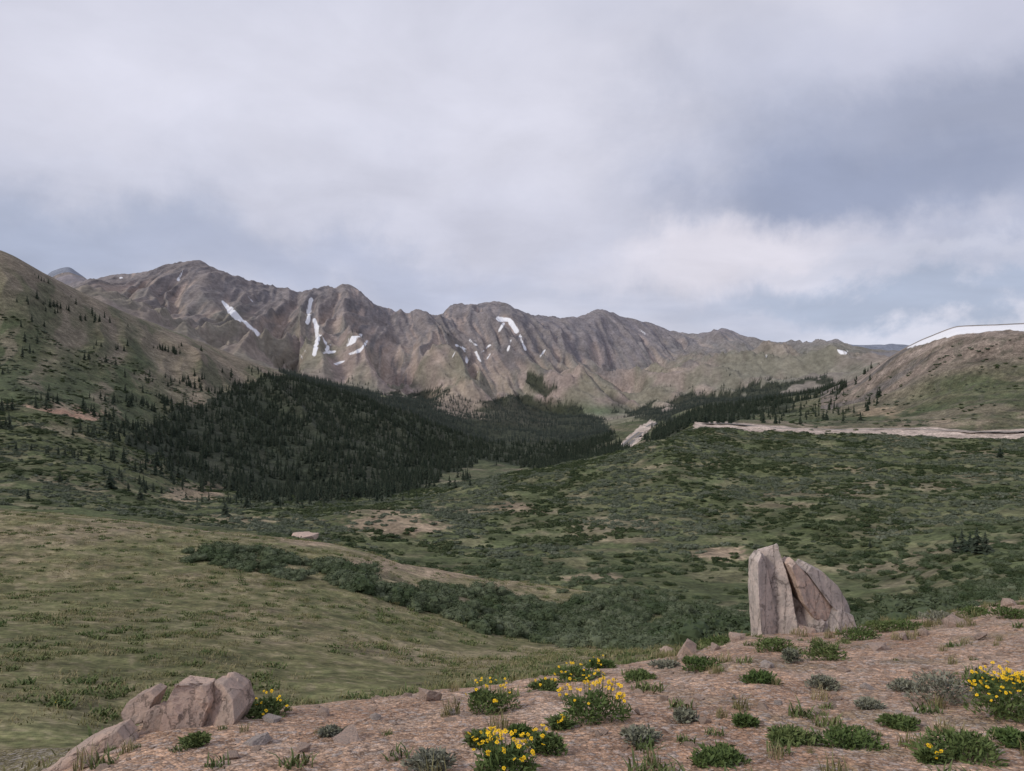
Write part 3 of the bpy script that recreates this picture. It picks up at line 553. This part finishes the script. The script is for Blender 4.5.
# ------------------------------------------------------------------ roads
M_as,nt,p=newmat('asphalt'); nz=N(nt,'ShaderNodeTexNoise'); nz.inputs['Scale'].default_value=.4; nt.links.new(mixc(nt,(.16,.15,.145),(.24,.22,.205),nz.outputs[0]),p.inputs['Base Color'])
M_wl,nt,p=newmat('white_road_paint'); p.inputs['Base Color'].default_value=(.75,.75,.75,1)
M_yl,nt,p=newmat('yellow_road_paint'); p.inputs['Base Color'].default_value=(.6,.42,.05,1)
def ribbon(cl,o0,o1,dz,name,mat,parent):
    v=[];f=[]
    for i,p in enumerate(cl):
        t=(cl[min(i+1,len(cl)-1)]-cl[max(i-1,0)]); t.z=0; t.normalize(); nrm=Vector((-t.y,t.x,0))
        v+=[p+nrm*o0+Vector((0,0,dz)),p+nrm*o1+Vector((0,0,dz))]
        if i: b=2*i; f.append((b-2,b-1,b+1,b))
    o=mk(name,v,f,mat,link=True); o.parent=parent; return o
def road(cl,half):
    for _ in range(6): cl=[cl[0]]+[(cl[i-1]+cl[i]*2+cl[i+1])/4 for i in range(1,len(cl)-1)]+[cl[-1]]
    e=empty('mountain_road',(0,0,0))
    ribbon(cl,-half,half,.9,'asphalt',M_as,e); ribbon(cl,-half+.3,-half+.5,.905,'edge_line_1',M_wl,e); ribbon(cl,half-.5,half-.3,.905,'edge_line_2',M_wl,e); ribbon(cl,-.12,.12,.905,'centre_line',M_yl,e)
rr=rowT(11.95); cl=[Vector((X[rr,c],Y[rr,c],Z[rr,c])) for c in range(NC) if 690<pxs[c]<1500][::6]
road(cl,5)
road([locate(a,b,12) for a,b in [(622,449),(627,444),(633,438),(640,432),(647,427),(655,423)]],6)

# ------------------------------------------------------------------ sky, sun, camera
w=bpy.data.worlds.new('sky'); scene.world=w; w.use_nodes=True; nt=w.node_tree; nt.nodes.clear()
out=N(nt,'ShaderNodeOutputWorld'); bg1=N(nt,'ShaderNodeBackground'); bg2=N(nt,'ShaderNodeBackground'); mx=N(nt,'ShaderNodeMixShader')
sk=N(nt,'ShaderNodeTexSky'); sk.sky_type='NISHITA'; sk.sun_disc=False; sk.sun_elevation=math.radians(37); sk.sun_rotation=math.radians(245); sk.altitude=3600
nt.links.new(sk.outputs[0],bg1.inputs[0]); bg1.inputs[1].default_value=.1
tc=N(nt,'ShaderNodeTexCoord'); G=tc.outputs['Generated']; sp=N(nt,'ShaderNodeSeparateXYZ'); nt.links.new(G,sp.inputs[0])
def MM(op,a,b=None,c=None):
    n=N(nt,'ShaderNodeMath',operation=op)
    for i,x in enumerate((a,b,c)):
        if x is None: continue
        if isinstance(x,(int,float)): n.inputs[i].default_value=x
        else: nt.links.new(x,n.inputs[i])
    return n.outputs[0]
zz=MM('ADD',MM('MAXIMUM',sp.outputs[2],0.),.22); cb=N(nt,'ShaderNodeCombineXYZ')
nt.links.new(MM('DIVIDE',sp.outputs[0],zz),cb.inputs[0]); nt.links.new(MM('DIVIDE',sp.outputs[1],zz),cb.inputs[1])
def NZ(vec,s,d=6,r=.55,dist=.0):
    n=N(nt,'ShaderNodeTexNoise'); n.inputs['Scale'].default_value=s; n.inputs['Detail'].default_value=d; n.inputs['Roughness'].default_value=r; n.inputs['Distortion'].default_value=dist
    nt.links.new(vec,n.inputs['Vector']); return n
nA=NZ(cb.outputs[0],.8,6,.5,.3); nB=NZ(cb.outputs[0],2.3,8,.55,.3); nC=NZ(G,3.2,8,.6,.2)
c=mixc(nt,(.44,.46,.56),(.595,.595,.68),mrange(nt,nA.outputs[0],.35,.65))
vm=N(nt,'ShaderNodeVectorMath',operation='SUBTRACT'); nt.links.new(nC.outputs['Color'],vm.inputs[0]); vm.inputs[1].default_value=(.5,.5,.5)
vs=N(nt,'ShaderNodeVectorMath',operation='MULTIPLY'); nt.links.new(vm.outputs[0],vs.inputs[0]); vs.inputs[1].default_value=(.45,.3,.34)
va=N(nt,'ShaderNodeVectorMath',operation='ADD'); nt.links.new(G,va.inputs[0]); nt.links.new(vs.outputs[0],va.inputs[1])
def blob(c,px,py,rx,ry,colr,amt,hard=.35):
    # an elliptical cloud mass centred on an image pixel, radii in pixels
    d=Vector(((px-CX)/F,1,(CY-py)/F)).normalized()
    s1=N(nt,'ShaderNodeVectorMath',operation='SUBTRACT'); nt.links.new(va.outputs[0],s1.inputs[0]); s1.inputs[1].default_value=d
    s2=N(nt,'ShaderNodeVectorMath',operation='MULTIPLY'); nt.links.new(s1.outputs[0],s2.inputs[0]); s2.inputs[1].default_value=(F/rx,F/rx,F/ry)
    ln=N(nt,'ShaderNodeVectorMath',operation='LENGTH'); nt.links.new(s2.outputs[0],ln.inputs[0])
    return mixc(nt,c,colr,mrange(nt,ln.outputs['Value'],1.15,hard,0,amt))
c=blob(c,250,70,440,160,(.64,.64,.73),.75,.1); c=blob(c,560,120,200,110,(.62,.62,.71),.6,.1); c=blob(c,480,230,260,70,(.53,.535,.63),.7,.1)
c=blob(c,20,240,360,62,(.345,.385,.50),.9,.1); c=blob(c,330,264,280,36,(.40,.43,.55),.7,.1)
c=blob(c,930,150,270,120,(.325,.355,.465),.9,.3); c=blob(c,850,195,170,50,(.275,.31,.425),.75,.3); c=blob(c,740,80,120,70,(.44,.46,.56),.6,.1)
c=blob(c,960,0,240,60,(.50,.51,.61),.8,.1)
c=blob(c,750,270,200,44,(.65,.625,.69),.95,.3); c=blob(c,950,278,180,14,(.52,.53,.62),.7,.2); c=blob(c,940,322,240,22,(.365,.41,.52),.95,.3)
c=mixc(nt,c,gray(nt,mrange(nt,nB.outputs[0],.3,.7,.91,1.08,False)),1.,'MULTIPLY')
nt.links.new(c,bg2.inputs[0]); bg2.inputs[1].default_value=1.2; mx.inputs[0].default_value=.94
nt.links.new(bg1.outputs[0],mx.inputs[1]); nt.links.new(bg2.outputs[0],mx.inputs[2]); nt.links.new(mx.outputs[0],out.inputs[0])
sd=bpy.data.lights.new('sun','SUN'); sd.energy=1.9; sd.angle=math.radians(11); sd.color=(1,.93,.82); so=bpy.data.objects.new('sun',sd); scene.collection.objects.link(so)
dirv=Vector((-.78,-.36,.64)); so.rotation_euler=dirv.to_track_quat('Z','Y').to_euler()
cam=bpy.data.cameras.new('camera'); cam.sensor_width=36; cam.lens=36*F/1024; cam.clip_start=.05; cam.clip_end=120000
co=bpy.data.objects.new('camera',cam); co.location=(0,0,0); co.rotation_euler=(math.radians(90),0,0); scene.collection.objects.link(co); scene.camera=co
scene.view_settings.view_transform='Standard'; scene.view_settings.look='None'; scene.view_settings.exposure=0
